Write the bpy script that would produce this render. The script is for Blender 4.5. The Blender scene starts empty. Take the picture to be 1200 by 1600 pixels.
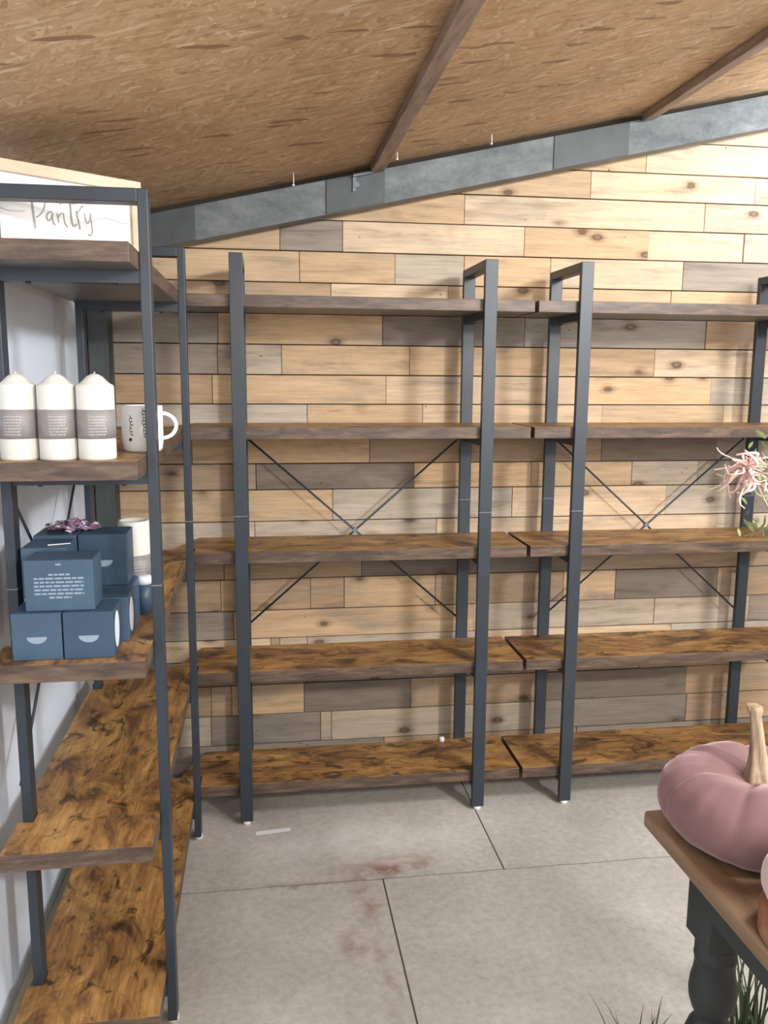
import bpy, bmesh, math, random
from mathutils import Vector, Matrix, noise
random.seed(7)
SC = bpy.context.scene
COL = SC.collection

# ------------------------------------------------------------------ camera
F_PX, YAW, PITCH, ROLL = 1321.4, .1420, .1611, .0070
CAM = Vector((.0728, -2.5894, 1.4512))
fwd = Vector((math.sin(YAW) * math.cos(PITCH), math.cos(YAW) * math.cos(PITCH), -math.sin(PITCH)))
rt0 = Vector((math.cos(YAW), -math.sin(YAW), 0))
up0 = rt0.cross(fwd)
rt = rt0 * math.cos(ROLL) - up0 * math.sin(ROLL) * -1
rt = rt0 * math.cos(ROLL) + up0 * math.sin(ROLL)
up = up0 * math.cos(ROLL) - rt0 * math.sin(ROLL)
cam_d = bpy.data.cameras.new('camera')
cam = bpy.data.objects.new('camera', cam_d)
COL.objects.link(cam)
M = Matrix((rt, up, -fwd)).transposed().to_4x4()
M.translation = CAM
cam.matrix_world = M
cam_d.sensor_fit = 'VERTICAL'
cam_d.sensor_height = 36.0
cam_d.lens = F_PX / 1600 * 36.0
cam_d.clip_start = .02
SC.camera = cam

# ------------------------------------------------------------------ world, lights, exposure
SC.view_settings.view_transform = 'Standard'
SC.view_settings.look = 'None'
SC.view_settings.gamma = 1.0
SC.view_settings.exposure = -0.12
SC.view_settings.use_curve_mapping = False
world = bpy.data.worlds.new('world')
SC.world = world
world.use_nodes = True
world.node_tree.nodes['Background'].inputs[0].default_value = (.80, .90, 1.0, 1)
world.node_tree.nodes['Background'].inputs[1].default_value = .24

def area(name, loc, target, power, sx, sy, col):
    d = bpy.data.lights.new(name, 'AREA')
    d.shape = 'RECTANGLE'; d.size = sx; d.size_y = sy; d.energy = power; d.color = col
    o = bpy.data.objects.new(name, d)
    COL.objects.link(o)
    o.location = loc
    o.rotation_euler = (Vector(target) - Vector(loc)).to_track_quat('-Z', 'Y').to_euler()
    return o
area('ceiling_lamp_and_fill_light', (2.75, -3.9, 2.50), (.7, 0, 1.0), 112, .35, .25, (1, .98, .95))
area('ceiling_lamp_and_fill_light', (1.70, -1.45, 2.26), (1.1, -.9, 0), 40, .9, .12, (.96, .98, 1))
area('ceiling_lamp_and_fill_light', (.10, -3.0, 2.05), (.1, -1.4, 0), 7, .9, .12, (1, .98, .95))  # added soft fill from the left, not a real lamp
area('ceiling_lamp_and_fill_light', (2.20, -.10, 2.28), (1.65, .37, 2.05), 9, .5, .1, (.90, .96, 1))
area('shop_fill_light', (-.2, -4.6, 2.0), (.3, 0, 1.0), 8, 2.2, 1.2, (.97, .98, 1))
area('ceiling_bounce_fill', (1.0, -3.3, 1.85), (.7, -1.2, 2.6), 72, 2.6, .9, (1, .96, .90))  # added upward fill imitating light bounced onto the ceiling, no fixture

# ------------------------------------------------------------------ materials
def mat(name, rough=.5, metallic=0.0, color=(.5, .5, .5)):
    m = bpy.data.materials.new(name); m.use_nodes = True
    b = m.node_tree.nodes['Principled BSDF']
    b.inputs['Base Color'].default_value = (*color, 1)
    b.inputs['Roughness'].default_value = rough
    b.inputs['Metallic'].default_value = metallic
    return m
class N:
    def __init__(s, m): s.m = m; s.t = m.node_tree; s.b = s.t.nodes['Principled BSDF']
    def node(s, ty, **kw):
        n = s.t.nodes.new(ty)
        for k, v in kw.items(): setattr(n, k, v)
        return n
    def link(s, a, b): s.t.links.new(a, b)
    def val(s, x, sock):
        if isinstance(x, (int, float)): sock.default_value = x
        elif isinstance(x, tuple):
            sock.default_value = (*x, 1) if len(sock.default_value) == 4 and len(x) == 3 else x
        else: s.link(x, sock)
    def coord(s, scale=(1, 1, 1), rot=(0, 0, 0), rand=False, src='Object', add=None):
        c = s.node('ShaderNodeTexCoord').outputs[src]
        if rand:
            oi = s.node('ShaderNodeObjectInfo')
            mu = s.node('ShaderNodeVectorMath', operation='SCALE'); mu.inputs[0].default_value = (37, 19, 11)
            s.link(oi.outputs['Random'], mu.inputs['Scale'])
            ad = s.node('ShaderNodeVectorMath', operation='ADD'); s.link(c, ad.inputs[0]); s.link(mu.outputs[0], ad.inputs[1]); c = ad.outputs[0]
        if add is not None:
            ad = s.node('ShaderNodeVectorMath', operation='ADD'); s.link(c, ad.inputs[0]); s.link(add, ad.inputs[1]); c = ad.outputs[0]
        if any(rot):
            m0 = s.node('ShaderNodeMapping'); s.link(c, m0.inputs[0]); m0.inputs['Rotation'].default_value = rot; c = m0.outputs[0]; rot = (0, 0, 0)
        mp = s.node('ShaderNodeMapping'); s.link(c, mp.inputs[0]); mp.inputs['Scale'].default_value = scale; mp.inputs['Rotation'].default_value = rot
        return mp.outputs[0]
    def noise(s, vec, scale=5, detail=4, rough=.55, dist=0.0, out=0):
        n = s.node('ShaderNodeTexNoise'); s.link(vec, n.inputs['Vector'])
        n.inputs['Scale'].default_value = scale; n.inputs['Detail'].default_value = detail
        n.inputs['Roughness'].default_value = rough; n.inputs['Distortion'].default_value = dist
        return n.outputs[out]
    def voro(s, vec, scale=5, feature='F1', rnd=1.0):
        n = s.node('ShaderNodeTexVoronoi', feature=feature); s.link(vec, n.inputs['Vector']); n.inputs['Scale'].default_value = scale
        n.inputs['Randomness'].default_value = rnd
        return n
    def ramp(s, fac, stops, interp='LINEAR'):
        n = s.node('ShaderNodeValToRGB'); s.link(fac, n.inputs[0]); cr = n.color_ramp; cr.interpolation = interp
        while len(cr.elements) < len(stops): cr.elements.new(.5)
        for e, (p, c) in zip(cr.elements, stops):
            e.position = p; e.color = (*c, 1) if isinstance(c, tuple) else (c, c, c, 1)
        return n.outputs[0]
    def mix(s, a, b, fac=.5, mode='MIX'):
        n = s.node('ShaderNodeMix', data_type='RGBA', blend_type=mode)
        s.val(fac, n.inputs[0]); s.val(a, n.inputs[6]); s.val(b, n.inputs[7])
        return n.outputs[2]
    def math(s, op, a, b=0.0, c=0.0, clamp=False):
        n = s.node('ShaderNodeMath', operation=op, use_clamp=clamp); s.val(a, n.inputs[0]); s.val(b, n.inputs[1]); s.val(c, n.inputs[2])
        return n.outputs[0]
    def color(s, c): s.val(c, s.b.inputs['Base Color'])
    def bump(s, h, strength=.3, dist=.002):
        n = s.node('ShaderNodeBump'); s.link(h, n.inputs['Height']); n.inputs['Strength'].default_value = strength; n.inputs['Distance'].default_value = dist
        s.link(n.outputs[0], s.b.inputs['Normal'])

def make_edge():
    m = mat('laminate_edge_band', .45); n = N(m)
    a = n.noise(n.coord((2.5, 2.5, 14), rand=True), 4, 6, .65, .4)
    n.color(n.ramp(a, [(.30, (.040, .025, .019)), (.48, (.085, .055, .040)), (.60, (.135, .088, .060)), (.75, (.20, .13, .085))]))
    return m
def make_laminate():
    m = mat('rustic_brown_laminate', .42); n = N(m)
    v = n.coord((1.0, 2.4, 2.4), rand=True)
    blot = n.noise(v, 5.0, 8, .70, .7)
    base = n.ramp(blot, [(.30, (.045, .024, .014)), (.40, (.145, .070, .028)), (.49, (.285, .145, .048)), (.60, (.43, .235, .080)), (.75, (.56, .34, .125))])
    g = n.noise(n.coord((4, 60, 60), rand=True), 1.6, 6, .7)
    gr = n.ramp(g, [(.30, .55), (.50, .95), (.70, 1.2)])
    c = n.mix(base, gr, 1.0, 'MULTIPLY')
    sp = n.noise(n.coord((1.3, 2.0, 2.0), rand=True), 11, 6, .62, .8)
    spm = n.ramp(sp, [(.54, 1.0), (.64, .14)])
    c = n.mix(c, spm, .85, 'MULTIPLY')
    n.color(c)
    n.b.inputs['Specular IOR Level'].default_value = .5
    n.bump(g, .12, .0008)
    return m
def make_planks():
    m = mat('reclaimed_wall_planks', .78); n = N(m)
    tone = n.node('ShaderNodeAttribute', attribute_name='tone').outputs['Color']
    off = n.node('ShaderNodeAttribute', attribute_name='off').outputs['Color']
    big = n.node('ShaderNodeVectorMath', operation='SCALE'); n.link(off, big.inputs[0]); big.inputs['Scale'].default_value = 40
    v = n.coord((1.0, 9, 9), add=big.outputs[0])
    g = n.noise(v, 3.4, 8, .68, .35)
    gr = n.ramp(g, [(.26, .50), (.44, .90), (.60, 1.06), (.8, 1.2)])
    c = n.mix(tone, gr, 1.0, 'MULTIPLY')
    # weathered grey drifting into the boards
    w = n.noise(n.coord((2.2, 5, 5), add=big.outputs[0]), 1.7, 5, .6, .4)
    wm = n.ramp(w, [(.52, 0.0), (.68, .55)])
    c = n.mix(c, (.30, .255, .21), wm)
    fine = n.noise(n.coord((3, 70, 70), add=big.outputs[0]), 2.2, 4, .7)
    c = n.mix(c, n.ramp(fine, [(.3, .84), (.6, 1.05)]), 1.0, 'MULTIPLY')
    # knots
    k = n.voro(n.coord((3.0, 5.5, 5.5), add=big.outputs[0]), 1.6)
    kd = n.math('ADD', k.outputs['Distance'], n.math('MULTIPLY', n.math('SUBTRACT', g, .5), .22))
    km = n.ramp(kd, [(.0, .5), (.075, .9), (.12, .35), (.22, 0.0)])
    c = n.mix(c, (.085, .045, .022), km)
    # nail holes
    nh = n.voro(n.coord((16, 16, 30), add=big.outputs[0]), 1.0)
    nm = n.ramp(nh.outputs['Distance'], [(.05, .85), (.09, 0.0)])
    gate = n.ramp(n.noise(n.coord((4, 1, 2), add=big.outputs[0]), 1.1, 2), [(.56, 0.0), (.6, 1.0)])
    c = n.mix(c, (.05, .03, .02), n.math('MULTIPLY', nm, gate))
    n.color(c)
    n.bump(g, .35, .002)
    return m
def make_osb():
    m = mat('osb_board', .7); n = N(m)
    wob = n.noise(n.coord((1, 1, 1)), 6, 3, .6, out=1)
    sc = n.node('ShaderNodeVectorMath', operation='SCALE'); n.link(wob, sc.inputs[0]); sc.inputs['Scale'].default_value = .03
    cols = None
    for k, (rz, sx, sy, lo, hi) in enumerate(((.10, 20, 105, .40, 1.0), (-.45, 22, 115, .3, 1.0), (.60, 24, 120, .3, 1.0), (-1.25, 26, 110, .3, 1.0), (1.15, 24, 115, .3, 1.0), (.15, 18, 95, .3, 1.0))):
        vo = n.voro(n.coord((sx, sy, 1.0), rot=(0, 0, rz), add=sc.outputs[0]), 1.0)
        val = n.node('ShaderNodeSeparateColor'); n.link(vo.outputs['Color'], val.inputs[0])
        ct = n.ramp(val.outputs[0], [(0.0, (.40, .235, .115)), (.12, (.49, .31, .165)), (.55, (.55, .365, .205)), (.90, (.62, .43, .26)), (1.0, (.76, .60, .42))])
        if cols is None: cols = ct
        else:
            gate = n.ramp(val.outputs[1], [(.50, 0.0), (.56, .85)])
            cols = n.mix(cols, ct, gate)
    fl = n.voro(n.coord((14, 75, 1), rot=(0, 0, -.30), add=sc.outputs[0]), 1.0)
    sv = n.node('ShaderNodeSeparateColor'); n.link(fl.outputs['Color'], sv.inputs[0])
    dark = n.ramp(sv.outputs[2], [(.965, 0.0), (.975, .7)])
    cols = n.mix(cols, (.20, .09, .04), dark)
    large = n.noise(n.coord((1, 1, 1)), 2.2, 4, .55)
    cols = n.mix(cols, n.ramp(large, [(.3, .80), (.7, 1.08)]), 1.0, 'MULTIPLY')
    g = n.noise(n.coord((20, 70, 8)), 2.0, 5, .7)
    cols = n.mix(cols, n.ramp(g, [(.3, .82), (.7, 1.12)]), 1.0, 'MULTIPLY')
    n.color(cols); n.bump(g, .2, .001)
    return m
def make_concrete():
    m = mat('worn_concrete', .62); n = N(m)
    a = n.noise(n.coord(), 2.1, 8, .62, .2)
    c = n.ramp(a, [(.25, (.38, .355, .315)), (.5, (.48, .455, .415)), (.75, (.58, .56, .52))])
    f = n.noise(n.coord(), 46, 5, .7)
    c = n.mix(c, n.ramp(f, [(.3, .80), (.7, 1.12)]), 1.0, 'MULTIPLY')
    sx = n.node('ShaderNodeSeparateXYZ'); n.link(n.coord(), sx.inputs[0]); X, Y = sx.outputs[0], sx.outputs[1]
    wn = n.noise(n.coord(), 9, 5, .6)
    w2 = n.noise(n.coord(), 9.7, 4, .6, 1.0)
    w3 = n.noise(n.coord((1, 1, 1), rot=(0, 0, 1)), 14, 5, .65)
    def line_x(x0, width, y0, y1, wob=0.0):
        d = n.math('ABSOLUTE', n.math('ADD', n.math('SUBTRACT', X, x0), n.math('MULTIPLY', n.math('SUBTRACT', wn, .5), wob)))
        a_ = n.math('LESS_THAN', d, width)
        return n.math('MULTIPLY', a_, n.math('MULTIPLY', n.math('GREATER_THAN', Y, y0), n.math('LESS_THAN', Y, y1)))
    def blob(px, py, rx, ry, amt):
        dx = n.math('DIVIDE', n.math('ADD', n.math('SUBTRACT', X, px), n.math('MULTIPLY', n.math('SUBTRACT', w2, .5), .12)), rx)
        dy = n.math('DIVIDE', n.math('ADD', n.math('SUBTRACT', Y, py), n.math('MULTIPLY', n.math('SUBTRACT', w3, .5), .10)), ry)
        q = n.math('SQRT', n.math('ADD', n.math('MULTIPLY', dx, dx), n.math('MULTIPLY', dy, dy)))
        e = n.math('SUBTRACT', 1.0, q, clamp=True)
        return n.math('MULTIPLY', e, amt)
    # lime-white scuffs near the shelves, reddish spill along the joint
    lime = n.math('ADD', blob(.36, -.13, .40, .13, .9), blob(.10, -.17, .16, .08, .6), clamp=True)
    c = n.mix(c, (.70, .70, .68), n.math('MULTIPLY', lime, n.ramp(wn, [(.35, .15), (.6, .8)])))
    red = blob(.40, -.30, .20, .055, 1.0)
    for b in (blob(.47, -.27, .13, .05, 1.0), blob(.335, -.44, .045, .17, .8), blob(.29, -.62, .05, .09, .8), blob(.36, -.72, .022, .28, .5), blob(.16, -.345, .30, .022, .7), blob(.24, -1.0, .16, .10, .7)):
        red = n.math('ADD', red, b, clamp=True)
    redm = n.math('MULTIPLY', red, n.ramp(w3, [(.38, .1), (.58, .95)]))
    c = n.mix(c, (.25, .145, .11), redm)
    c = n.mix(c, (.52, .44, .40), n.math('MULTIPLY', blob(.455, -.265, .09, .022, 1.6), .8, clamp=True))
    # saw-cut joints
    d = n.math('ABSOLUTE', n.math('ADD', n.math('ADD', Y, .350), n.math('MULTIPLY', n.math('SUBTRACT', wn, .5), .018)))
    j1 = n.math('MULTIPLY', n.math('LESS_THAN', d, .0022), .55)
    j2 = line_x(.397, .0024, -6, -.35)
    j3 = line_x(.762, .0022, -.35, .5)
    j4 = line_x(1.75, .0022, -6, .5)
    j = n.math('ADD', n.math('ADD', j1, j2), n.math('ADD', j3, j4), clamp=True)
    c = n.mix(c, (.07, .06, .055), j)
    n.color(c); n.bump(n.math('SUBTRACT', f, n.math('MULTIPLY', j, 2.0)), .12, .001)
    return m
def make_steel():
    m = mat('galvanised_steel', .5, .25); n = N(m)
    a = n.noise(n.coord((1.5, 1.5, 3)), 4, 6, .65, .3)
    c = n.ramp(a, [(.3, (.065, .075, .08)), (.5, (.115, .13, .138)), (.7, (.18, .20, .205))])
    f = n.noise(n.coord(), 60, 4, .7)
    c = n.mix(c, n.ramp(f, [(.3, .85), (.7, 1.1)]), 1.0, 'MULTIPLY')
    n.color(c)
    return m
def make_wood(name, c0, c1, c2, sx=2, sy=14, rough=.5, scale=3.0, axis='x'):
    m = mat(name, rough); n = N(m)
    sc = (sx, sy, sy) if axis == 'x' else (sy, sx, sy) if axis == 'y' else (sy, sy, sx)
    a = n.noise(n.coord(sc, rand=True), scale, 7, .62, .4)
    n.color(n.ramp(a, [(.28, c0), (.5, c1), (.72, c2)]))
    n.bump(a, .15, .001)
    return m
def mottled(name, color, amt=.15, scale=12, rough=.5, metallic=0.0):
    m = mat(name, rough, metallic); n = N(m)
    a = n.noise(n.coord(), scale, 4, .6)
    lo = tuple(max(0, x * (1 - amt)) for x in color); hi = tuple(min(1, x * (1 + amt)) for x in color)
    n.color(n.ramp(a, [(.3, lo), (.7, hi)]))
    return m
LAM = make_laminate(); EDGE = make_edge(); PLANK = make_planks(); OSB = make_osb(); CONC = make_concrete(); STEEL = make_steel()
MET = mottled('blue_black_powder_coat', (.022, .032, .046), .15, 8, .45)
MET.node_tree.nodes['Principled BSDF'].inputs['Specular IOR Level'].default_value = .6
SEAM = mottled('bare_metal_seam', (.16, .19, .22), .1, 8, .4)
DSTEEL = mottled('dark_painted_steel', (.055, .064, .07), .25, 9, .5)
COLM = mottled('column_grey_paint', (.05, .06, .062), .3, 7, .55)
UNDER = mottled('grey_shelf_underside', (.125, .112, .10), .15, 6, .4)
WHITEP = mottled('white_foot_plastic', (.8, .8, .78), .03, 5, .4)
WALLW = mottled('white_wall_panel', (.70, .77, .87), .04, 3, .55)
BACKING = mottled('dark_backing_and_gap_shade', (.03, .022, .015), .2, 8, .9)
PURL = make_wood('rough_purlin_wood', (.16, .11, .08), (.28, .20, .15), (.38, .28, .21), 2, 12, .8, axis='y')
SKIRT = make_wood('pale_batten_wood', (.56, .48, .36), (.68, .60, .47), (.76, .69, .56), 2, 12, .7, axis='y')
TABLEW = make_wood('oiled_table_wood', (.13, .072, .038), (.23, .145, .085), (.34, .235, .145), 1.2, 11, .42, axis='y')
TPAINT = mottled('charcoal_chalk_paint', (.030, .034, .036), .3, 14, .6)
WAX = mottled('ivory_wax', (.66, .66, .62), .03, 6, .45)
WAX.node_tree.nodes['Principled BSDF'].inputs['Subsurface Weight'].default_value = .15
WAX.node_tree.nodes['Principled BSDF'].inputs['Subsurface Radius'].default_value = (.02, .015, .01)
LABEL = mottled('grey_paper_label', (.25, .235, .235), .2, 40, .6)
PRINT = mat('pale_print', .6, 0, (.42, .40, .39))
WICK = mat('cotton_wick', .8, 0, (.75, .73, .66))
CERAM = mottled('white_glaze', (.86, .86, .86), .02, 4, .18)
INK = mat('black_ink', .5, 0, (.03, .03, .035))
NAVY = mottled('slate_blue_card', (.045, .088, .142), .15, 9, .45)
NAVYD = mottled('slate_blue_card_dark', (.034, .068, .115), .15, 9, .45)
BPRINT = mat('pale_blue_print', .5, 0, (.24, .32, .40))
OVAL = mat('white_sticker', .45, 0, (.72, .78, .86))
SIGNW = mottled('sign_white_board', (.86, .88, .88), .01, 3, .5)
SIGNT = mat('sign_grey_ink', .6, 0, (.42, .43, .44))
SIGNF = make_wood('sign_pale_frame', (.52, .38, .27), (.64, .48, .36), (.72, .57, .44), 2, 12, .6)
VEL = mottled('dusty_pink_velvet', (.180, .096, .100), .16, 5, .75)
for k_, v_ in (('Sheen Weight', .55), ('Sheen Roughness', .35)): VEL.node_tree.nodes['Principled BSDF'].inputs[k_].default_value = v_
VEL.node_tree.nodes['Principled BSDF'].inputs['Sheen Tint'].default_value = (.95, .72, .74, 1)
VELP = mottled('pale_pink_velvet', (.50, .34, .34), .12, 5, .75)
VELP.node_tree.nodes['Principled BSDF'].inputs['Sheen Weight'].default_value = .8
STEM = make_wood('dried_pumpkin_stem', (.13, .09, .055), (.29, .22, .145), (.44, .36, .26), 3, 26, .75, axis='z')
RISER = make_wood('reddish_wood_riser', (.16, .06, .03), (.28, .12, .06), (.38, .18, .09), 2, 10, .5)
PETAL = mottled('pale_pink_petal', (.66, .44, .42), .22, 30, .6)
PETALC = mottled('cream_petal', (.72, .62, .50), .15, 30, .6)
LEAF = mottled('soft_green_leaf', (.20, .26, .10), .3, 20, .55)
BLADE = mottled('dark_green_blade', (.045, .075, .035), .4, 14, .5)
BLADEL = mottled('olive_blade', (.13, .16, .075), .35, 14, .5)
POT = mottled('charcoal_pot_glaze', (.10, .10, .10), .2, 10, .5)
VASE = mottled('stone_vase_glaze', (.45, .42, .38), .1, 8, .4)
PURP = mottled('purple_dried_petals', (.20, .12, .19), .4, 40, .7)
PURPW = mottled('white_dried_petals', (.62, .56, .62), .2, 40, .7)
TAPE = mat('white_tape', .5, 0, (.82, .84, .84))

# ------------------------------------------------------------------ mesh helpers
class MB:
    def __init__(s): s.bm = bmesh.new()
    def box(s, x0, x1, y0, y1, z0, z1, mi=0):
        vs = [s.bm.verts.new((x, y, z)) for z in (z0, z1) for y in (y0, y1) for x in (x0, x1)]
        for f in ((0, 2, 3, 1), (4, 5, 7, 6), (0, 1, 5, 4), (2, 6, 7, 3), (0, 4, 6, 2), (1, 3, 7, 5)):
            s.bm.faces.new([vs[i] for i in f]).material_index = mi
        return s
    def prism(s, pts, z0, z1, mi=0, side=0):
        a = [s.bm.verts.new((x, y, z0)) for x, y in pts]; b = [s.bm.verts.new((x, y, z1)) for x, y in pts]
        n = len(pts)
        s.bm.faces.new(a[::-1]).material_index = mi + 2 * side; s.bm.faces.new(b).material_index = mi
        for i in range(n): s.bm.faces.new((a[i], a[(i + 1) % n], b[(i + 1) % n], b[i])).material_index = mi + side
        return s
    def tube(s, pts, rads, seg=10, mi=0, cap=True, flat=1.0):
        pts = [Vector(p) for p in pts]; n = len(pts)
        if not isinstance(rads, (list, tuple)): rads = [rads] * n
        rings = []; prev = None
        for i, p in enumerate(pts):
            d = (pts[min(i + 1, n - 1)] - pts[max(i - 1, 0)]).normalized()
            if prev is None:
                a = Vector((0, 0, 1)) if abs(d.z) < .9 else Vector((1, 0, 0))
                prev = d.cross(a).normalized()
            u = (prev - d * prev.dot(d)).normalized(); w = d.cross(u); prev = u
            rings.append([s.bm.verts.new(p + (u * math.cos(t) + w * math.sin(t) * flat) * rads[i]) for t in [2 * math.pi * k / seg for k in range(seg)]])
        for i in range(n - 1):
            for k in range(seg):
                f = s.bm.faces.new((rings[i][k], rings[i][(k + 1) % seg], rings[i + 1][(k + 1) % seg], rings[i + 1][k])); f.smooth = True; f.material_index = mi
        if cap:
            s.bm.faces.new(rings[0][::-1]).material_index = mi; s.bm.faces.new(rings[-1]).material_index = mi
        return s
    def lathe(s, prof, seg=32, c=(0, 0, 0), mi=0, smooth=True):
        rings = []
        for r, z in prof:
            if r < 1e-6: rings.append([s.bm.verts.new((c[0], c[1], c[2] + z))])
            else: rings.append([s.bm.verts.new((c[0] + r * math.cos(2 * math.pi * k / seg), c[1] + r * math.sin(2 * math.pi * k / seg), c[2] + z)) for k in range(seg)])
        for a, b in zip(rings, rings[1:]):
            for k in range(seg):
                k2 = (k + 1) % seg
                if len(a) == 1 and len(b) == 1: continue
                if len(a) == 1: f = s.bm.faces.new((a[0], b[k2], b[k]))
                elif len(b) == 1: f = s.bm.faces.new((a[k], a[k2], b[0]))
                else: f = s.bm.faces.new((a[k], a[k2], b[k2], b[k]))
                f.smooth = smooth; f.material_index = mi
        return s
    def build(s, name, mats, parent=None, bevel=0.0, loc=None, rz=None, seg=2):
        bmesh.ops.recalc_face_normals(s.bm, faces=s.bm.faces[:])
        me = bpy.data.meshes.new(name); s.bm.to_mesh(me); s.bm.free()
        for m in (mats if isinstance(mats, (list, tuple)) else [mats]): me.materials.append(m)
        o = bpy.data.objects.new(name, me); COL.objects.link(o)
        if parent: o.parent = parent
        if loc: o.location = loc
        if rz is not None: o.rotation_euler = (0, 0, rz)
        if bevel:
            b = o.modifiers.new('bevel', 'BEVEL'); b.width = bevel; b.segments = seg; b.limit_method = 'ANGLE'; b.angle_limit = math.radians(40)
        return o
def tag(o, label, cat, group=None):
    o['label'] = label; o['category'] = cat
    if group: o['group'] = group
    return o
def struct(o): o['kind'] = 'structure'; return o
def thing(name, loc, rz, label, cat, group=None):
    o = bpy.data.objects.new(name, None); COL.objects.link(o); o.location = loc; o.rotation_euler = (0, 0, rz); o.empty_display_size = .05
    return tag(o, label, cat, group)

# ------------------------------------------------------------------ structure
XL, YW = -.505, .372           # left wall plane, back wall plank face
def ceil_z(x): return 2.005 + .22 * x
struct(MB().box(XL - .1, 4.2, -6, YW + .1, -.08, 0).build('floor', CONC))
# ceiling: OSB sheet on top of the purlins
b = MB(); cx0, cx1 = XL - .1, 4.2
for (x0, x1) in ((cx0, cx1),):
    z0, z1 = ceil_z(x0) + .018, ceil_z(x1) + .018
    vs = [b.bm.verts.new(p) for p in ((x0, -6, z0), (x1, -6, z1), (x1, YW + .1, z1), (x0, YW + .1, z0), (x0, -6, z0 + .02), (x1, -6, z1 + .02), (x1, YW + .1, z1 + .02), (x0, YW + .1, z0 + .02))]
    for f in ((0, 3, 2, 1), (4, 5, 6, 7), (0, 1, 5, 4), (1, 2, 6, 5), (2, 3, 7, 6), (3, 0, 4, 7)): b.bm.faces.new([vs[i] for i in f])
struct(b.build('ceiling', OSB))
struct(MB().box(XL - .08, XL, -6, YW + .1, 0, 1.965).build('wall_left', WALLW))
struct(MB().box(4.2, 4.28, -6, YW + .1, 0, 3.0).build('wall_right', WALLW))

TONES = {'T': (.580, .405, .245), 'L': (.660, .495, .335), 'G': (.300, .252, .205), 'D': (.215, .172, .135), 'B': (.420, .295, .190), 'P': (.500, .415, .325)}
ZB = [0, 0.11, 0.223, 0.337, 0.43, 0.511, 0.615, 0.73, 0.835, 0.938, 1.05, 1.142, 1.245, 1.348, 1.448, 1.55, 1.653, 1.757, 1.86, 1.962, 2.062, 2.155, 2.26, 2.36, 2.47, 2.58, 2.7, 2.8]
ROWS = [
  [(-0.5, 'G'), (0.502, 'B'), (1.255, 'G')],
  [(-0.5, 'P'), (-0.132, 'G'), (0.265, 'P'), (0.305, 'P'), (1.122, 'G'), (1.702, 'B')],
  [(-0.5, 'B'), (-0.129, 'B'), (-0.056, 'T'), (0.205, 'D'), (0.602, 'B'), (1.118, 'D'), (1.694, 'B')],
  [(-0.5, 'G'), (0.217, 'G'), (0.988, 'B'), (1.498, 'B')],
  [(-0.5, 'L'), (0.087, 'B'), (0.119, 'L'), (0.218, 'P'), (0.887, 'L'), (1.618, 'P')],
  [(-0.5, 'G'), (-0.043, 'T'), (0.835, 'P'), (1.545, 'P'), (1.935, 'G')],
  [(-0.5, 'B'), (-0.086, 'B'), (0.231, 'B'), (0.353, 'T'), (0.688, 'B'), (1.177, 'T'), (1.382, 'D'), (1.793, 'B')],
  [(-0.5, 'B'), (-0.072, 'B'), (0.416, 'D'), (1.222, 'B')],
  [(-0.5, 'P'), (0.037, 'P'), (0.689, 'L'), (1.119, 'L'), (1.777, 'P')],
  [(-0.5, 'T'), (0.312, 'P'), (0.969, 'L'), (1.564, 'P'), (1.9, 'G')],
  [(-0.5, 'B'), (0.045, 'D'), (0.604, 'T'), (1.038, 'T'), (1.424, 'P'), (1.685, 'G')],
  [(-0.5, 'B'), (-0.171, 'T'), (0.444, 'B'), (1.302, 'D'), (1.754, 'G')],
  [(-0.5, 'P'), (0.224, 'T'), (0.631, 'L'), (1.297, 'T'), (1.772, 'L')],
  [(-0.5, 'B'), (-0.097, 'T'), (0.5, 'L'), (1.194, 'T'), (1.714, 'P')],
  [(-0.5, 'G'), (-0.077, 'P'), (0.138, 'T'), (0.583, 'T'), (1.489, 'L')],
  [(-0.5, 'G'), (-0.074, 'T'), (0.487, 'D'), (0.996, 'G'), (1.681, 'B')],
  [(-0.5, 'B'), (0.308, 'L'), (0.716, 'T'), (1.538, 'T')],
  [(-0.5, 'T'), (0.202, 'T'), (0.528, 'P'), (0.771, 'T'), (1.082, 'L'), (1.578, 'G')],
  [(-0.5, 'T'), (0.137, 'G'), (0.348, 'L'), (0.983, 'T'), (1.44, 'L'), (1.805, 'P')],
  [(-0.5, 'T'), (0.23, 'T'), (0.768, 'L'), (1.647, 'P')],
  [(-0.5, 'T'), (0.753, 'T'), (1.216, 'L'), (1.833, 'P')],
  [(-0.5, 'L'), (0.93, 'T'), (1.415, 'L')],
]
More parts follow.
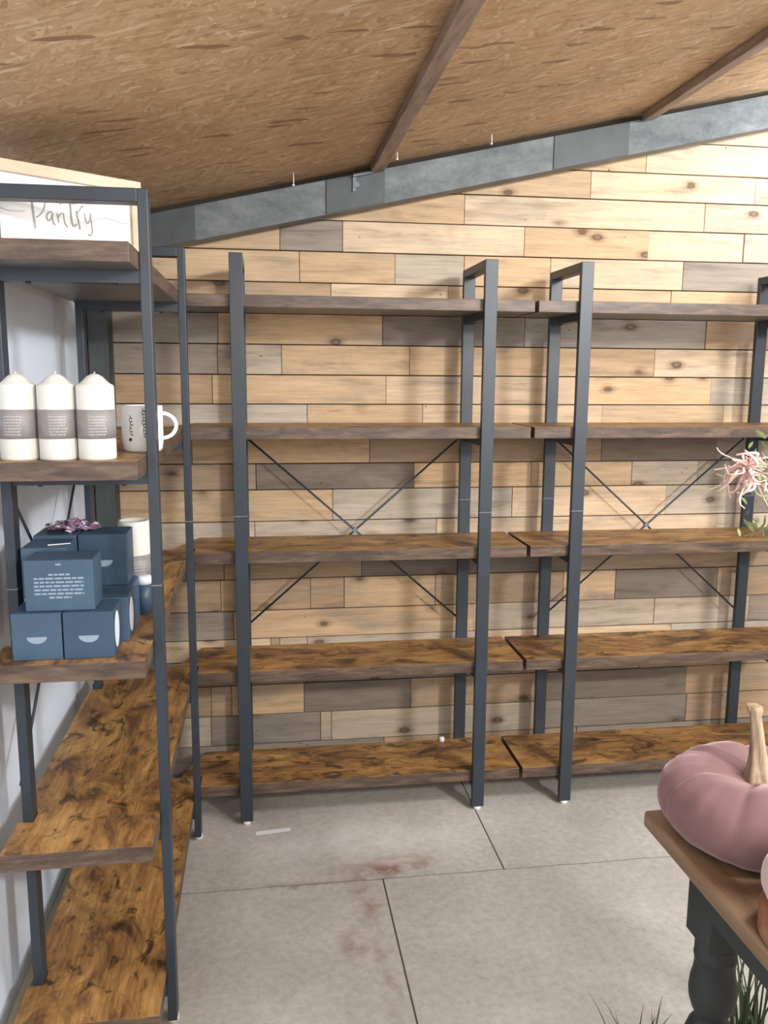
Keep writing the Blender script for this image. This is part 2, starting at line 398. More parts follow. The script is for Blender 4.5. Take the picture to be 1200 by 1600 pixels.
STROKES = [[(-0.3083, 1.773), (-0.3036, 1.7712), (-0.2893, 1.7667), (-0.272, 1.7666), (-0.2518, 1.769)], [(-0.2368, 1.7999), (-0.2363, 1.7816), (-0.2349, 1.7622), (-0.2337, 1.7475), (-0.2327, 1.7383)], [(-0.2448, 1.7927), (-0.2345, 1.8039), (-0.2188, 1.8087), (-0.212, 1.7998), (-0.2107, 1.7876), (-0.2156, 1.7733), (-0.2226, 1.765), (-0.2294, 1.7599)], [(-0.1972, 1.775), (-0.2048, 1.7716), (-0.2079, 1.7632), (-0.2056, 1.7565), (-0.2002, 1.7597), (-0.1953, 1.7718), (-0.1963, 1.7622), (-0.1947, 1.7529), (-0.1917, 1.7497)], [(-0.1862, 1.773), (-0.1851, 1.7636), (-0.1834, 1.755)], [(-0.1846, 1.7637), (-0.1781, 1.7741), (-0.1732, 1.7747), (-0.1721, 1.7652), (-0.17, 1.7541), (-0.165, 1.7479)], [(-0.1582, 1.8024), (-0.157, 1.7849), (-0.1563, 1.7673), (-0.1542, 1.7548), (-0.1494, 1.7523), (-0.1456, 1.7571)], [(-0.1803, 1.7918), (-0.1694, 1.7963), (-0.1476, 1.7973), (-0.1307, 1.8038)], [(-0.145, 1.784), (-0.1429, 1.7715), (-0.1403, 1.7578), (-0.1386, 1.747)], [(-0.1431, 1.7786), (-0.1371, 1.7863), (-0.1323, 1.7946), (-0.129, 1.7933)], [(-0.1274, 1.7807), (-0.1258, 1.7686), (-0.1217, 1.7614), (-0.1169, 1.7671), (-0.1145, 1.7824)], [(-0.1145, 1.7824), (-0.1127, 1.7625), (-0.1117, 1.747), (-0.1156, 1.7375), (-0.1212, 1.7387)], [(-0.1117, 1.7652), (-0.1014, 1.7722), (-0.084, 1.7765), (-0.0666, 1.7755), (-0.0491, 1.7716), (-0.0282, 1.7716)]]
def back_wall():
    bm = bmesh.new(); lt = bm.loops.layers.float_color.new('tone'); lo = bm.loops.layers.float_color.new('off')
    r = random.Random(3)
    def plank(x0, x1, z0, z1, t):
        g = .0016; y0 = YW + r.uniform(-.0025, .0025); y1 = YW + .018
        jj = r.uniform(.92, 1.08); jw = r.uniform(-.03, .03); tj = [TONES[t][0] * jj * (1 + jw), TONES[t][1] * jj, TONES[t][2] * jj * (1 - jw)]; of = (r.random(), r.random(), r.random(), 1)
        m_ = bmesh.ops.create_cube(bm, size=1, matrix=Matrix.Translation(((x0 + x1) / 2, (y0 + y1) / 2, (z0 + z1) / 2)) @ Matrix.Diagonal((x1 - x0 - g, y1 - y0, z1 - z0 - 2.2 * g, 1)))
        for f in {f for v in m_['verts'] for f in v.link_faces}:
            for l in f.loops: l[lt] = (*tj, 1); l[lo] = of
    for i in range(len(ZB) - 1):
        row = [list(q) for q in (ROWS[i] if i < len(ROWS) else [(-.5, 'T'), (.9, 'L')])]
        x = 2.1 + r.uniform(0, .4)
        while x < 4.2: row.append((x, r.choice('TLPGBT'))); x += r.uniform(.35, .8)
        if row[0][0] < -.45: row[0] = (XL, row[0][1])
        for k, (x0, t) in enumerate(row):
            x1 = row[k + 1][0] if k + 1 < len(row) else 4.2
            if ceil_z(x1) + .06 < ZB[i]: continue
            plank(x0, min(x1, 4.2), ZB[i], min(ZB[i + 1], 2.98), t)
    me = bpy.data.meshes.new('wall_back'); bm.to_mesh(me); bm.free(); me.materials.append(PLANK)
    o = bpy.data.objects.new('wall_back', me); COL.objects.link(o)
    bv = o.modifiers.new('bevel', 'BEVEL'); bv.width = .0012; bv.segments = 1
    return struct(o)
wb = back_wall()
MB().box(XL - .08, 4.2, YW + .0185, YW + .1, 0, 3.0).build('wall_backing', BACKING, wb)
# pale batten along the foot of the left wall
struct(MB().box(XL, XL + .022, -4, .24, 0, .045).build('baseboard_left', SKIRT, bevel=.002))
# steel rafter along the back wall
def sloped(b, x0, x1, y0, y1, d0, d1, mi=0):
    vs = [b.bm.verts.new((x, y, ceil_z(x) + d)) for d in (d0, d1) for y in (y0, y1) for x in (x0, x1)]
    for f in ((0, 2, 3, 1), (4, 5, 7, 6), (0, 1, 5, 4), (2, 6, 7, 3), (0, 4, 6, 2), (1, 3, 7, 5)): b.bm.faces.new([vs[i] for i in f]).material_index = mi
    return b
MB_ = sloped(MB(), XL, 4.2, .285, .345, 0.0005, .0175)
struct(MB_.build('trim_7', BACKING))  # dark strip added in place of the shade in the gap above the rafter
rf = struct(sloped(sloped(sloped(MB(), XL, 4.2, .262, .270, -.108, 0), XL, 4.2, .27, .33, -.108, -.098), XL, 4.2, .27, .33, -.008, 0).build('trim_1', STEEL, bevel=.001))
pl = sloped(MB(), .285, .475, .2555, .2615, -.106, -.001).build('splice_plate', DSTEEL, rf, bevel=.001); pl['label'] = 'darker splice plate with a bolt'
sloped(MB(), XL + .11, -.13, .2575, .2617, -.107, -.001).build('end_plate', DSTEEL, rf, bevel=.001)
MB().tube([(.382, .2555, ceil_z(.38) - .035), (.382, .246, ceil_z(.38) - .035)], .010, 6).build('bolt', SEAM, rf)
br = MB(); sloped(br, .370, .435, .235, .2555, -.012, -.004); sloped(br, .370, .380, .248, .2555, -.055, -.006); br.build('purlin_bracket', SEAM, rf)
sloped(MB(), 1.04, 1.30, .2575, .2617, -.107, -.001).build('end_plate', DSTEEL, rf, bevel=.001)
for k, (x0, x1) in enumerate(((.427, .472), (1.338, 1.385), (2.22, 2.267), (3.1, 3.147))):
    struct(sloped(MB(), x0, x1, -6, .254, -.010, .0175).build('trim_%d' % (k + 2), PURL, bevel=.002))
struct(MB().box(-.476, -.415, .262, YW - .005, 0, ceil_z(-.476) - .108).build('trim_6', COLM, bevel=.003))
def nail(x, y, drop, label):
    zt = ceil_z(x) + .022
    b = MB().tube([(x, y, zt), (x + .001, y, zt - drop)], .0016, 6).tube([(x, y, zt - drop), (x, y, zt - drop - .004)], .004, 8)
    tag(b.build('protruding_screw', WHITEP), label, 'screw', 'screws through the ceiling board')
nail(.176, .15, .040, 'bright screw poking down through the board ceiling left of the ceiling joist')
nail(.498, .15, .022, 'bright screw poking down through the ceiling right beside the ceiling joist')
nail(.798, .15, .030, 'bright screw poking down through the board ceiling right of the ceiling joist')

# ------------------------------------------------------------------ shelving units
W, D, H, OH, UW, UD = .7703, .302, 1.80, .147, .040, .020
LV = (1.683, 1.289, .902, .515, .132); TH = .036
def shelf_unit(loc, rz, label, left_cut=False, uw=UW, ud=UD, deep=0.0):
    t = thing('shelving_unit', loc, rz, label, 'shelving unit', 'five-tier shelving units')
    for x in (0, W):
        for (y0, y1) in ((0, ud), (D - ud, D)):
            b = MB().box(x - uw / 2, x + uw / 2, y0, y1, .012, H)
            up_ = b.build('upright', MET, t, bevel=.0015)
            s_ = MB(); s_.box(x - uw / 2 - .0006, x + uw / 2 + .0006, y0 - .0006, y1 + .0006, 1.018, 1.0205); s_.build('joint_seam', SEAM, up_)
            f = MB().tube([(x, (y0 + y1) / 2, 0), (x, (y0 + y1) / 2, .012)], .0125, 14); f.build('foot', WHITEP, up_)
        MB().box(x - uw / 2, x + uw / 2, ud, D - ud, H - .026, H).build('top_rail', MET, t, bevel=.0015)
        for z in LV:
            b = MB().box(x - uw / 2 + .004, x + uw / 2 - .004, ud, D - ud, z - TH - .024, z - TH)
            for yb in (.07, D - .07): b.tube([(x, yb, z - TH - .024), (x, yb, z - TH - .028)], .005, 8)
            b.build('shelf_support', MET, t)
    for z in LV:
        y0, y1 = ud + .0005, D - ud - .0005
        if left_cut: pts = [(-.1465, y0), (W + OH, y0), (W + OH, y1), (-.150, y1), (-.2165, .097), (-.1465, .097)]
        else: pts = [(-OH, y0), (W + OH, y0), (W + OH, y1), (-OH, y1)]
        if deep:
            n0, n1 = D - ud - .0008, D + deep; q = uw / 2 + .0008
            pts = [(-OH, y0), (W + OH, y0), (W + OH, n1), (W + q, n1), (W + q, n0), (W - q, n0), (W - q, n1), (q, n1), (q, n0), (-q, n0), (-q, n1), (-OH, n1)]
        MB().prism(pts, z - TH, z, side=1).build('shelf', [LAM, EDGE, UNDER], t, bevel=.0012)
    yb = D + .004
    for a, c in (((.010, yb, 1.243), (.760, yb + .004, .583)), ((.010, yb + .004, .583), (.760, yb, 1.243))):
        MB().tube([a, c], .0035, 8).build('brace_rod', MET, t)
    MB().tube([(W / 2, yb - .004, .913), (W / 2, yb + .010, .913)], .009, 12).build('brace_hub', SEAM, t)
    return t
shelf_unit((0, 0, 0), 0, 'empty black and brown shelving unit against the plank wall, left of the two', True)
shelf_unit((1.0765, 0, 0), 0, 'empty black and brown shelving unit against the plank wall, right of the two')
shelf_unit((-.140, -.8263, 0), math.radians(90), 'black and brown shelving unit against the white wall, holding candles and boxes', deep=.012)

# ------------------------------------------------------------------ pantry sign on the top shelf
def pantry_sign():
    A = Vector((-.183, -.6)); Bv = Vector((-.43, -.78)); u = (A - Bv).normalized()
    L = .385; zb, zt = LV[0], 1.861
    t = thing('pantry_sign', (A.x, A.y, zb), math.atan2(u.y, u.x), 'white framed Pantry sign standing on the top shelf by the white wall', 'sign')
    # local: +x toward the right end (0), -x left; front faces -y
    h = zt - zb
    f = .023
    MB().box(-L, 0, 0, .03, h - f, h).build('frame_rail', SIGNF, t, bevel=.001)
    MB().box(-L, 0, 0, .03, .0006, f).build('frame_rail', SIGNF, t, bevel=.001)
    MB().box(-f, 0, 0, .03, f, h - f).build('frame_stile', SIGNF, t, bevel=.001)
    MB().box(-L, -L + f, 0, .03, f, h - f).build('frame_stile', SIGNF, t, bevel=.001)
    MB().box(-L + f, -f, .010, .018, f, h - f).build('sign_board', SIGNW, t)
    b = MB()
    wide = {1: 1.7, 3: 1.2, 6: 1.6, 8: 1.3}
    for i, st in enumerate(STROKES):
        rad = .00135 if i not in (0, 12) else .0007
        pts = [Vector((s_, .0092, z_ - zb)) for s_, z_ in st]
        # smooth the stroke
        out = []
        for k in range(len(pts) - 1):
            p0 = pts[max(k - 1, 0)]; p1 = pts[k]; p2 = pts[k + 1]; p3 = pts[min(k + 2, len(pts) - 1)]
            for q in range(5):
                v = q / 5; out.append(.5 * ((2 * p1) + (p2 - p0) * v + (2 * p0 - 5 * p1 + 4 * p2 - p3) * v * v + (3 * p1 - p0 - 3 * p2 + p3) * v ** 3))
        out.append(pts[-1])
        b.tube(out, rad * wide.get(i, 1.0) * .9, 6)
    b.build('script_lettering', SIGNT, t)
pantry_sign()

# ------------------------------------------------------------------ candles, mug
def pillar_candle(x, y, z, r, h, label, rz=0.0, l0=.30, l1=.60, dome=True, group='pillar candles on the left unit'):
    t = thing('pillar_candle', (x, y, z), rz, label, 'candle', group)
    pf = [(0, 0), (r * .97, 0), (r, .004), (r, h * .84)]
    if dome: pf += [(r * .97, h * .865), (r * .80, h * .885), (r * .62, h * .92), (r * .42, h * .965), (r * .2, h * .99), (0, h)]
    else: pf = [(0, 0), (r * .97, 0), (r, .004), (r, h - .006), (r * .96, h - .001), (r * .88, h), (r * .8, h - .004), (0, h - .006)]
    MB().lathe(pf, 40).build('wax_body', WAX, t)
    zt = h if dome else h - .007
    MB().tube([(0, 0, zt - .002), (.001, 0, zt + .003)], .0011, 6).build('wick', WICK, t)
    MB().lathe([(r + .0003, h * l0), (r + .0009, h * l0), (r + .0009, h * l1), (r + .0003, h * l1)], 40).build('paper_label', LABEL, t)
    return t
def print_lines(t, r, zs, a0, half, seed):
    rr = random.Random(seed); b = MB()
    for z in zs:
        a = a0 - half
        while a < a0 + half:
            da = rr.uniform(.05, .12)
            n_ = 3
            pts = [(math.cos(a + da * k / n_) * (r + .0011), math.sin(a + da * k / n_) * (r + .0011)) for k in range(n_ + 1)]
            for k in range(n_):
                vs = [b.bm.verts.new((*pts[k], z)), b.bm.verts.new((*pts[k + 1], z)), b.bm.verts.new((*pts[k + 1], z + .0022)), b.bm.verts.new((*pts[k], z + .0022))]
                b.bm.faces.new(vs)
            a += da + .035
    b.build('label_print', PRINT, t)
r = .0345
for k, (x, y, lb) in enumerate(((-.3795, -.925, 'ivory pillar candle with grey paper band, leftmost of the three in the front row'),
                                (-.3090, -.927, 'ivory pillar candle with grey paper band, middle of the three in the front row'),
                                (-.2385, -.929, 'ivory pillar candle with grey paper band, beside the white mug'))):
    c = pillar_candle(x, y, LV[1] + .0006, r, .160, lb, rz=0, l0=.25, l1=.585)
    print_lines(c, r, [.047 + .0055 * q for q in range(7)], -math.pi / 2 + (.2 if k else -.1), .42, k)
c = pillar_candle(-.234, -.558, LV[2] + .0006, .0365, .206, 'tall ivory pillar candle with a flat top, standing behind the blue boxes', l0=.33, l1=.61, dome=False)
print_lines(c, .0365, [.082 + .007 * q for q in range(5)], -math.pi / 2 + .3, .5, 9)

def mug():
    R, h = .042, .094
    t = thing('white_mug', (-.178, -.757, LV[1] + .0006), 0, 'white mug with black lettering and a loop handle, right of the candles', 'mug')
    MB().lathe([(0, .0), (R * .86, 0), (R * .94, .004), (R, .02), (R, h), (R - .002, h + .0012), (R - .004, h), (R - .004, .01), (0, .008)], 40).build('mug_body', CERAM, t)
    pts = [(R - .002 + math.sin(a) * .029, 0, h * .56 + math.cos(a) * .026) for a in [math.pi * k / 14 for k in range(15)]]
    pts = [(x * 1, 0, z) for x, y, z in pts]
    MB().tube(pts, .0035, 10, flat=1.2).build('handle', CERAM, t)
    b = MB()
    def stroke(a0, pts_):
        out = []
        for q in range(len(pts_)):
            a = a0 + pts_[q][0]; out.append((math.cos(a) * (R + .0004), math.sin(a) * (R + .0004), pts_[q][1]))
        b.tube(out, .0006, 6)
    aL = -math.pi / 2 - .42; aR = -math.pi / 2 + .22
    # upright looping script, two columns
    for a0, z0, n_ in ((aL, .034, 6), (aR, .030, 9)):
        pts_ = []
        for k in range(n_ * 8):
            ph = k / 8 * 2 * math.pi
            pts_.append((.07 * math.sin(ph) + .03 * math.sin(ph * .37), z0 + k * (.0068 if n_ == 6 else .0066) / 8 + .0024 * math.cos(ph)))
        stroke(a0, pts_)
    b.tube([(math.cos(aL - .06) * R, math.sin(aL - .06) * R, .026), (math.cos(aL - .06) * (R + .001), math.sin(aL - .06) * (R + .001), .026)], .0035, 10)
    b.build('script_print', INK, t)
mug()

# ------------------------------------------------------------------ slate blue candle boxes
def blue_box(x0, x1, y0, h, z, dep, label, kind='half', oval=False, rz=0.0, m=None):
    w = x1 - x0
    t = thing('candle_box', ((x0 + x1) / 2, y0 + dep / 2, z + .0005), rz, label, 'box', 'slate blue candle boxes')
    hw, hd = w / 2 - .0006, dep / 2 - .0006
    MB().box(-hw, hw, -hd, hd, 0, h).build('carton', m or NAVY, t, bevel=.0012)
    MB().box(-hw + .004, hw - .004, -hd + .004, hd - .001, h, h + .0008).build('lid_flap', NAVYD, t, bevel=.0004)
    b = MB(); yf = -hd - .0004
    if kind == 'half':
        n_ = 14; zc = h * .50; rr = w * .20
        ring = [(-rr * math.cos(math.pi * k / n_), zc - rr * .72 * math.sin(math.pi * k / n_)) for k in range(n_ + 1)]
        vs = [b.bm.verts.new((x, yf, z_)) for x, z_ in ring]; b.bm.faces.new(vs)
        b.build('pale_half_moon_print', BPRINT, t)
    elif kind == 'text':
        rr = random.Random(4)
        for q in range(7):
            zz = h * (.70 - .075 * q); x = -hw * .72 if q not in (0, 6) else -hw * .3; xe = hw * .72 if q not in (0, 6) else hw * .35
            while x < xe:
                l_ = min(rr.uniform(.006, .016), xe - x); b.box(x, x + l_, yf, yf + .0003, zz, zz + .0035); x += l_ + .0022
        b.box(-.005, .005, yf, yf + .0003, h * .9, h * .93)
        b.build('small_print', BPRINT, t)
    else: b.bm.free()
    if oval:
        e = MB(); n_ = 24
        vs = [e.bm.verts.new((hw + .0005, -hd * .25 + hd * .55 * math.cos(2 * math.pi * k / n_), h * .52 + h * .40 * math.sin(2 * math.pi * k / n_))) for k in range(n_)]
        e.bm.faces.new(vs); e.build('oval_sticker', OVAL, t)
    return t
z3 = LV[2]
blue_box(-.411, -.3175, -.948, .0925, z3, .095, 'slate blue box with pale half-moon mark, bottom front left of the pile', 'half')
blue_box(-.316, -.2205, -.948, .0925, z3, .095, 'slate blue box with half-moon mark and white oval sticker, bottom front right of the pile', 'half', True, m=NAVYD)
blue_box(-.411, -.3175, -.848, .0925, z3, .095, 'slate blue box in the bottom layer, behind the bottom front left box', None)
blue_box(-.312, -.2080, -.846, .0925, z3, .100, 'slate blue box with white oval sticker, behind the bottom front right box', None, True)
blue_box(-.411, -.3180, -.745, .0925, z3, .095, 'slate blue box in the bottom layer, against the wall at the back', None)
blue_box(-.312, -.2120, -.740, .0925, z3, .085, 'slate blue box in the bottom layer, right side at the back of the pile', None)
z4 = z3 + .0940
blue_box(-.3850, -.2560, -.937, .100, z4, .085, 'slate blue box covered in pale small print, on top at the front', 'text')
blue_box(-.4150, -.3260, -.840, .105, z4, .095, 'slate blue box on the upper layer, left one behind the printed box', None)
blue_box(-.3240, -.2230, -.742, .112, z4, .095, 'darker slate blue box on the upper layer, right one behind the printed box', 'half', m=NAVYD)
blue_box(-.4150, -.3260, -.742, .112, z4, .095, 'slate blue box on the upper layer beside the white wall, under the dried petals', None)
pz = MB()
tag(pz.box(-.022, .022, -.003, .003, 0, .0012).build('paper_strip', OVAL, loc=(-.345, -.815, z4 + .1075), rz=.35), 'narrow white paper strip lying on the upper blue box', 'paper')
t = thing('small_tin', (-.206, -.632, z3 + .0005), 0, 'small dark blue tin with pale lid beside the tall flat-topped candle', 'tin')
MB().lathe([(0, 0), (.018, 0), (.018, .070), (0, .070)], 28).build('tin_body', NAVYD, t)
MB().lathe([(0, .070), (.0188, .070), (.0188, .086), (.017, .088), (0, .088)], 28).build('tin_lid', OVAL, t)

def petals(name, loc, rx, ry, rz_, n_, seed, mats, label, cat):
    rr = random.Random(seed); b = MB()
    for k in range(n_):
        a = rr.uniform(0, 6.283); q = math.sqrt(rr.random()); hgt = rr.random() * (1 - q * .6)
        c = Vector((math.cos(a) * q * rx, math.sin(a) * q * ry, hgt * rz_ + .004))
        M3 = Matrix.Rotation(rr.uniform(0, 6.28), 3, 'Z') @ Matrix.Rotation(rr.uniform(-.9, .9), 3, 'X')
        s_ = rr.uniform(.006, .011)
        ring = []
        for j in range(6):
            aa = j / 6 * 6.283; ring.append(b.bm.verts.new(c + M3 @ Vector((math.cos(aa) * s_, math.sin(aa) * s_ * .6, .0025 * math.sin(aa * 2)))))
        top = b.bm.verts.new(c + M3 @ Vector((0, 0, .003)))
        mi = 0 if rr.random() < .6 else 1
        for j in range(6): b.bm.faces.new((ring[j], ring[(j + 1) % 6], top)).material_index = mi
    o = b.build(name, mats, loc=loc); tag(o, label, cat); o['kind'] = 'stuff'
petals('dried_petals', (-.345, -.688, z4 + .1135), .055, .036, .024, 170, 5, [PURP, PURPW], 'heap of purple and white dried petals on top of the blue boxes', 'dried flowers')

# ------------------------------------------------------------------ small bits on the floor and bottom shelf
o = MB().box(-.055, .055, -.010, .010, 0, .0008).build('tape_strip', TAPE, loc=(.084, -.049, .0004), rz=.11)
tag(o, 'short white strip of tape lying on the concrete in front of the left empty unit', 'tape')
o = MB().lathe([(0, 0), (.009, 0), (.010, .004), (.010, .012), (.008, .016), (0, .0175)], 20).build('plastic_cap', WHITEP, loc=(.699, .262, LV[4] + .0005))
tag(o, 'small white plastic cap lying at the back of the bottom shelf', 'cap')

# ------------------------------------------------------------------ table with turned legs
TX0, TX1, TY0, TY1, TZ = .680, 1.48, -2.75, -1.372, .750
def table():
    t = thing('farmhouse_table', ((TX0 + TX1) / 2, (TY0 + TY1) / 2, 0), 0, 'farmhouse table with oiled wood top and charcoal turned legs, pink pumpkins on it', 'table')
    ox, oy = (TX0 + TX1) / 2, (TY0 + TY1) / 2
    n_ = 4; wy = (TX1 - TX0) / n_
    b = MB()
    for k in range(n_): b.box(TX0 - ox + k * wy + (.0 if k == 0 else .0006), TX0 - ox + (k + 1) * wy - .0006, TY0 - oy, TY1 - oy, TZ - .028, TZ)
    b.build('tabletop', TABLEW, t, bevel=.006, seg=3)
    inx = .040
    a = (TX0 - ox + inx, TX1 - ox - inx, TY0 - oy + inx, TY1 - oy - inx)
    zt = TZ - .0285
    for nm, bx in (('apron', (a[0] + .012, a[0] + .032, a[2] + .09, a[3] - .09)), ('apron', (a[1] - .032, a[1] - .012, a[2] + .09, a[3] - .09)), ('apron', (a[0] + .09, a[1] - .09, a[3] - .032, a[3] - .012)), ('apron', (a[0] + .09, a[1] - .09, a[2] + .012, a[2] + .032))):
        MB().box(*bx, zt - .085, zt).build(nm, TPAINT, t)
    prof = [(.0, .570), (.029, .570), (.0325, .566), (.0325, .546), (.034, .543), (.0325, .540), (.031, .530), (.0325, .514), (.036, .498), (.0375, .482), (.036, .466), (.031, .450), (.026, .441), (.0245, .435),
            (.028, .428), (.034, .418), (.040, .400), (.043, .375), (.042, .335), (.038, .280), (.032, .225), (.027, .180), (.024, .165), (.030, .158), (.031, .149), (.025, .139), (.028, .120), (.032, .090), (.031, .058), (.025, .032), (.021, 0), (0, 0)]
    for (lx, ly) in ((a[0] + .0525, a[3] - .048), (a[1] - .045, a[3] - .045), (a[0] + .045, a[2] + .045), (a[1] - .045, a[2] + .045)):
        b = MB().lathe([(r_, z_) for r_, z_ in prof[::-1]], 28, (lx, ly, 0)).box(lx - .034, lx + .034, ly - .036, ly + .036, .570, zt)
        b.build('leg', TPAINT, t, bevel=.003)
table()

# ------------------------------------------------------------------ velvet pumpkins
def pumpkin(loc, R, h, nl, m, label, stem_h, seed, lean=(0.04, 0.0), rz=0.0, flat=.0):
    t = thing('velvet_pumpkin', loc, rz, label, 'pumpkin', 'velvet pumpkins')
    rr = random.Random(seed)
    nu, nv = 160, 56; b = MB(); bm = b.bm
    lob = [rr.uniform(.90, 1.08) for _ in range(nl)]; lzz = [rr.uniform(-.5, 1.0) for _ in range(nl)]
    rings = []
    for j in range(nv + 1):
        v = j / nv; ph = -math.pi / 2 + math.pi * v
        ring = []
        for i in range(nu):
            th = 2 * math.pi * i / nu; q = th / (2 * math.pi) * nl; k = int(q) % nl; fr = q - int(q)
            amp = lob[k] * (1 - abs(2 * fr - 1) ** 3) + .5 * (lob[k] + lob[(k + (1 if fr > .5 else -1)) % nl]) * abs(2 * fr - 1) ** 3
            groove = abs(2 * fr - 1) ** 5
            cp, sp = math.cos(ph), math.sin(ph)
            # torus-like body: dips to the centre at top and bottom
            rad = R * (.16 + .84 * abs(cp) ** .62) * (1 - .028 * groove * (.4 + .6 * abs(cp))) * (1 + (amp - 1) * .5) if 0 < j < nv else R * .10
            zz = h / 2 * (1 + (abs(sp) ** .9) * (1 if sp > 0 else -1))
            edge = max(0, 1 - rad / (R * .62))
            if sp > 0: zz -= h * .26 * edge ** 1.3; zz += h * .05 * lzz[k] * (1 - abs(2 * fr - 1) ** 2) * sp
            else: zz = max(zz, 0) + h * .12 * edge ** 1.2
            if sp > 0: zz -= h * .03 * groove * sp
            p = Vector((rad * math.cos(th), rad * math.sin(th), max(zz, 0)))
            wv = noise.noise(p * 22 + Vector((seed, 0, 0))) * .0022 + noise.noise(Vector((th * 6.0, zz * 9, seed))) * .0024
            p += Vector((math.cos(th), math.sin(th), .3 if sp > 0 else 0)) * wv
            p.z = max(p.z, 0)
            ring.append(bm.verts.new(p))
        rings.append(ring)
    for j in range(nv):
        for i in range(nu):
            f = bm.faces.new((rings[j][i], rings[j][(i + 1) % nu], rings[j + 1][(i + 1) % nu], rings[j + 1][i])); f.smooth = True
    bm.faces.new(rings[0][::-1]); bm.faces.new(rings[-1])
    b.build('pumpkin_body', m, t)
    zb = h * .70; sh = stem_h
    b = MB(); seg = 20; n_ = 18; rings = []
    for j in range(n_ + 1):
        v = j / n_
        c = Vector((lean[0] * v ** 1.6 + .006 * math.sin(v * 5), lean[1] * v ** 1.5, zb + sh * v))
        rad = (.015 * (1 - v) ** 3.5 + .0110 - .0030 * v + (.003 if v > .93 else 0)) * R / .15
        tw = v * .9
        rings.append([b.bm.verts.new(c + Vector((math.cos(a) * rad, math.sin(a) * rad, 0)) * (1 + .16 * math.cos(5 * a + tw * 3))) for a in [2 * math.pi * k / seg for k in range(seg)]])
    for j in range(n_):
        for k in range(seg):
            f = b.bm.faces.new((rings[j][k], rings[j][(k + 1) % seg], rings[j + 1][(k + 1) % seg], rings[j + 1][k])); f.smooth = True
    b.bm.faces.new(rings[-1]); b.bm.faces.new(rings[0][::-1])
    b.build('dried_stem', STEM, t)
    return t
pumpkin((.811, -1.480, TZ + .0005), .146, .118, 7, VEL, 'large dusty pink velvet pumpkin with long dried stem, at the far table corner', .122, 3, (.034, .01), 1.25)
pumpkin((.752, -1.722, TZ + .0425), .074, .080, 8, VELP, 'small pale pink velvet pumpkin on a round wooden riser, nearer table edge', .05, 8)
tag(MB().lathe([(0, 0), (.082, 0), (.088, .006), (.088, .036), (.084, .042), (0, .042)], 48).build('wooden_riser', RISER, loc=(.768, -1.722, TZ + .0003)), 'round reddish brown wooden riser under the small pale pumpkin', 'riser')

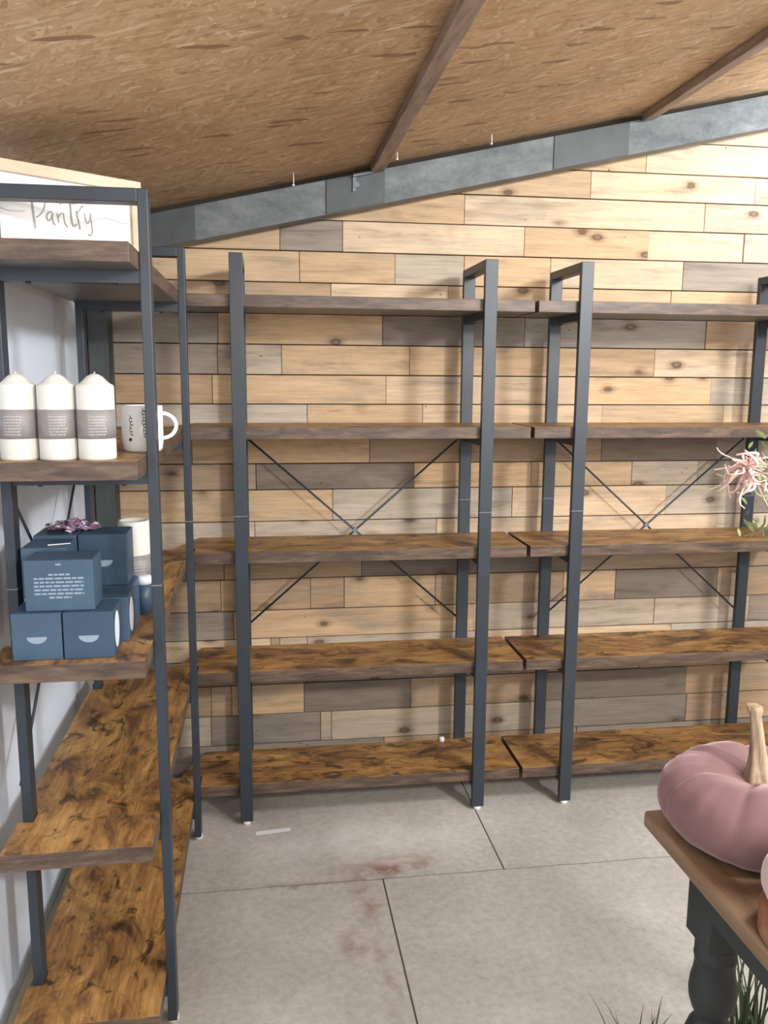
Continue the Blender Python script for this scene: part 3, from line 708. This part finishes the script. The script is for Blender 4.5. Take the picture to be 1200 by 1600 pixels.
# ------------------------------------------------------------------ vase with a curly pink flower
def bezier(p0, p1, p2, p3, n_=18):
    return [((1 - t) ** 3) * Vector(p0) + 3 * t * (1 - t) ** 2 * Vector(p1) + 3 * t * t * (1 - t) * Vector(p2) + t ** 3 * Vector(p3) for t in [k / n_ for k in range(n_ + 1)]]
def vase_flowers():
    base = Vector((1.07, -1.46, TZ))
    v = thing('stone_vase', base + Vector((0, 0, .0005)), 0, 'stone coloured vase on the table behind the large pink pumpkin', 'vase')
    MB().lathe([(0, 0), (.050, 0), (.056, .006), (.074, .06), (.078, .12), (.060, .19), (.036, .23), (.034, .26), (.042, .285), (.038, .285), (.030, .26), (.032, .235), (.05, .19), (.066, .12), (.05, .02), (0, .012)], 36).build('vase_body', VASE, v)
    mouth = base + Vector((-.006, 0, .27))
    hc = Vector((.775, -1.44, 1.318))
    f = thing('curly_flower', (base.x, base.y, TZ + .02), 0, 'pale pink flower head with long curling petals, leaning in from the right', 'flower')
    o0 = Vector((base.x, base.y, TZ + .02))
    st = bezier((.0, 0, 0), (-.01, 0, .38), (-.08, .01, .60), hc - o0, 22)
    MB().tube(st, [.0028] * len(st), 8).build('flower_stem', LEAF, f)
    rr = random.Random(12); c = hc - o0
    for part, n_, m, rmin, rmax, w_ in (('curled_petals', 42, PETAL, .022, .050, .0030), ('pale_petal_tips', 16, PETALC, .040, .070, .0019)):
        b = MB()
        for k in range(n_):
            a = rr.uniform(0, 6.283); el = rr.uniform(-.9, 1.2)
            d = Vector((math.cos(a) * math.cos(el), math.sin(a) * math.cos(el), math.sin(el)))
            L = rr.uniform(rmin, rmax); rr_ph = rr.uniform(-.8, .8); sw = Vector((rr.uniform(-1, 1), rr.uniform(-1, 1), rr.uniform(-1, 1))).cross(d).normalized()
            pts = [c + d * L * s_ + sw * (L * .75 * math.sin(s_ * 3.0 + rr_ph)) * s_ + Vector((0, 0, -L * .35 * s_ * s_)) for s_ in [q / 9 for q in range(10)]]
            b.tube(pts, [w_ * (1 - .65 * q / 9) * (.6 + .9 * math.sin(min(1, q / 5) * 1.57)) for q in range(10)], 6, flat=.5)
        b.build(part, m, f)
    b = MB()
    for k in range(110):
        a = rr.uniform(0, 6.283); p = c + Vector((rr.uniform(.02, .085), rr.uniform(-.03, .04), rr.uniform(-.11, .045)))
        d = Vector((rr.uniform(-.5, .5), rr.uniform(-.5, .5), rr.uniform(.2, 1))).normalized(); s_ = rr.uniform(.010, .022)
        sd = d.cross(Vector((rr.uniform(-1, 1), rr.uniform(-1, 1), .2))).normalized(); nn = d.cross(sd)
        row = []
        for q in range(6):
            tq = q / 5; wd = s_ * .20 * math.sin(math.pi * (tq * .92 + .04)); cc = p + d * s_ * tq + nn * s_ * .25 * tq * tq
            row.append((b.bm.verts.new(cc - sd * wd), b.bm.verts.new(cc + nn * wd * .25), b.bm.verts.new(cc + sd * wd)))
        for q in range(5):
            for e in (0, 1):
                fc = b.bm.faces.new((row[q][e], row[q][e + 1], row[q + 1][e + 1], row[q + 1][e])); fc.smooth = True
    for k in range(9):
        tip = c + Vector((rr.uniform(.03, .08), rr.uniform(-.02, .03), rr.uniform(-.09, .03)))
        b.tube(bezier(st[13], st[15] + Vector((.02, 0, 0)), tip - Vector((0, 0, .03)), tip, 8), .0011, 5)
    b.build('foliage', LEAF, f)
vase_flowers()

# ------------------------------------------------------------------ grassy plants on the floor under the table
def blade_plant(loc, n_, hmin, hmax, spread, seed, label, aim=None, m=BLADE, pot=True):
    t = thing('spiky_plant', loc, 0, label, 'plant', 'spiky potted plants')
    MB().lathe([(0, 0), (.055, 0), (.060, .005), (.072, .11), (.076, .118), (.070, .118), (.066, .105), (0, .100)], 32).build('plant_pot', POT, t)
    rr = random.Random(seed); b = MB()
    for k in range(n_):
        a = rr.uniform(0, 6.283) if aim is None else aim + rr.gauss(0, .8)
        L = rr.uniform(hmin, hmax); out = rr.uniform(.15, 1) * spread; w = rr.uniform(.0022, .0042)
        d = Vector((math.cos(a), math.sin(a), 0)); sd = Vector((-d.y, d.x, 0)); p0 = Vector((rr.uniform(-.025, .025), rr.uniform(-.025, .025), .10))
        row = []
        for q in range(9):
            s_ = q / 8; c = p0 + d * out * s_ ** 1.7 + Vector((0, 0, L * (s_ - .22 * out / spread * s_ ** 3)))
            wd = w * (1 - s_ ** 2.2) + .0002
            row.append((b.bm.verts.new(c - sd * wd), b.bm.verts.new(c + d * wd * .3), b.bm.verts.new(c + sd * wd)))
        for q in range(8):
            for e in (0, 1):
                fc = b.bm.faces.new((row[q][e], row[q][e + 1], row[q + 1][e + 1], row[q + 1][e])); fc.smooth = True; fc.material_index = k % 3 == 0
    b.build('leaf_blades', [m, BLADEL], t)
blade_plant((.965, -1.27, 0), 34, .24, .36, .12, 5, 'potted plant with long thin dark blades, behind the table, right of the charcoal leg')
blade_plant((.725, -1.325, 0), 34, .17, .27, .09, 6, 'potted plant with thin dark blades, left of the charcoal table leg')
